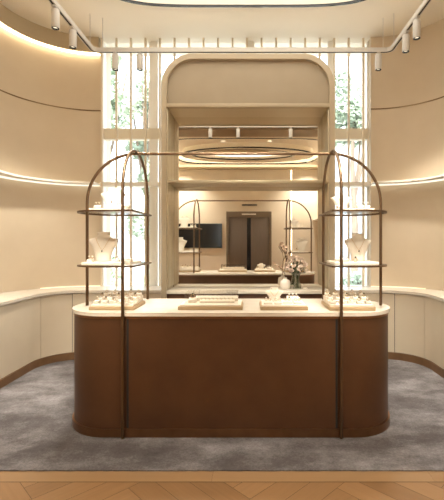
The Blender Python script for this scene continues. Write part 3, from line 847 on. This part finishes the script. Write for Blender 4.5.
tree(3.5, 13.5, 8.6, 1.0, 8, 'foliage_pale', 'pale green tree outside the right window', .66)
def shrub(x, y, h, w, seed, mname, label):
    rnd = random.Random(seed)
    t = thing('shrub', label, 'shrub', (x, y, -.601), 0, 'shrubs outside the window')
    for k in range(4):
        link_bm('stem', tb([(0, 0, 0), (rnd.uniform(-.3, .3) * w, rnd.uniform(-.2, .2), h * .7)], .02, 6), M['bark'], t)
    cs = [((rnd.uniform(-.6, .6) * w, rnd.uniform(-.3, .3) * w, h * rnd.uniform(.35, .75)), h * .33) for _ in range(7)]
    link_bm('foliage', leaf_cloud(cs, 1300, .16, rnd), M[mname], t, smooth=False)
shrub(-4.1, 10.2, 2.0, .7, 31, 'foliage', 'low green shrub outside the left window, at its left')
shrub(-2.5, 10.9, 1.6, .55, 32, 'foliage_pale', 'low pale shrub outside the left window, near the alcove')
shrub(2.7, 10.6, 1.5, .8, 33, 'foliage_pale', 'low pale shrub outside the right window')
# pale office block across the street
bl = thing('office_building', 'pale stone building with blue glazing across the street', 'building', (6.0, 20.0, -.6))
link_bm('wall', bx(-5.2, 5, 0, 6, 0, 7.2), M['facade'], bl, smooth=False)
for k in range(4):
    for j in range(6):
        w0 = -4.8 + j * 1.6
        link_bm('glazing', bx(w0, w0 + 1.25, -.05, .02, .6 + k * 1.65, 1.75 + k * 1.65), M['facade_glass'], bl, smooth=False)
bl2 = thing('low_building', 'low pale building behind the trees on the left', 'building', (-6.0, 22.0, -.6))
link_bm('wall', bx(-6, 3.4, 0, 6, 0, 4.0), M['facade'], bl2, smooth=False)
for j in range(5):
    link_bm('glazing', bx(-5.6 + j * 1.8, -4.3 + j * 1.8, -.05, .02, 1.0, 2.9), M['facade_glass'], bl2, smooth=False)

# ---------------------------------------------------------------- light
w = bpy.data.worlds.new('sky'); SC.world = w; w.use_nodes = True
bg = w.node_tree.nodes['Background']; bg.inputs[0].default_value = (.84, .92, 1, 1); bg.inputs[1].default_value = 3.0
l = bpy.data.lights.new('sun', 'SUN'); l.energy = 8.0; l.angle = math.radians(2); l.color = (1, .95, .86)
o = bpy.data.objects.new('sun', l); COL.objects.link(o); o.rotation_euler = (math.radians(48), 0, math.radians(-20))
def area(name, p, sx, sy, energy, rot=(0, 0, 0), col=(1, .82, .60), shape='ELLIPSE'):
    l = bpy.data.lights.new(name, 'AREA'); l.shape = shape; l.size = sx; l.size_y = sy; l.energy = energy; l.color = col
    o = bpy.data.objects.new(name, l); COL.objects.link(o); o.location = p; o.rotation_euler = rot; return o
# downlights added overhead and behind the viewer to fill the room with light
dl = None
for i, (x, y) in enumerate(((-2.5, .0), (2.1, .0), (-2.5, -3.9 + .4), (2.1, -3.5), (-1.0, 1.6), (.9, 1.6))):
    nm = ['by the left wall, nearer the counter', 'by the right wall, nearer the counter', 'by the left wall near the door', 'by the right wall near the door', 'left one before the counter', 'right one before the counter'][i]
    if dl is None:
        dl = thing('fill_downlight', 'added round white fill downlight ' + nm, 'downlight', (x, y, CEIL), 0, 'added fill downlights')
        link_bm('fill_downlight_ring', lt([(.075, -.008), (.09, -.008), (.092, .001), (.070, .001), (.070, -.004)], 24), M['white_trim'], dl)
        link_bm('lens', lt([(0, -.003), (.070, -.003), (.070, .001), (0, .001)], 20), M['lens'], dl)  # lens of the added fill downlight
    else: dup(dl, (x, y, CEIL), 0, 'added round white fill downlight ' + nm)
    lamp_spot('fill_downlight_lamp', (x, y, CEIL - .02), (x, y, 0), 75 if y > 1 else (420 if y < -2 else 240), 120, .8, .06)

for i, (x, ax, nm) in enumerate(((-.75, -1.15, 'left'), (.55, .88, 'right'))):  # extra pair added to brighten the shelf busts
    dup(dl, (x, -.55, CEIL), 0, 'added round white fill downlight over the entrance, %s one of the pair' % nm)
    lamp_spot('fill_downlight_lamp', (x, -.55, CEIL - .02), (ax, 3.4, 1.5), 380, 24, .8, .05)

# ---------------------------------------------------------------- camera
cam = bpy.data.cameras.new('camera'); co_ = bpy.data.objects.new('camera', cam); COL.objects.link(co_)
co_.location = (0, 0, EYE); co_.rotation_euler = (PI / 2, 0, 0)
cam.sensor_fit = 'HORIZONTAL'; cam.sensor_width = 36; cam.lens = 400 / 444 * 36
cam.shift_x = -28 / 444; cam.shift_y = -8 / 444
cam.clip_start = .05
SC.camera = co_
SC.view_settings.view_transform = 'Standard'; SC.view_settings.look = 'None'
SC.view_settings.exposure = 0.54; SC.view_settings.gamma = 1; SC.view_settings.use_curve_mapping = False
SC.cycles.use_denoising = True
SC.cycles.max_bounces = 10; SC.cycles.diffuse_bounces = 5; SC.cycles.glossy_bounces = 5; SC.cycles.transparent_max_bounces = 16
SC.cycles.sample_clamp_indirect = 6
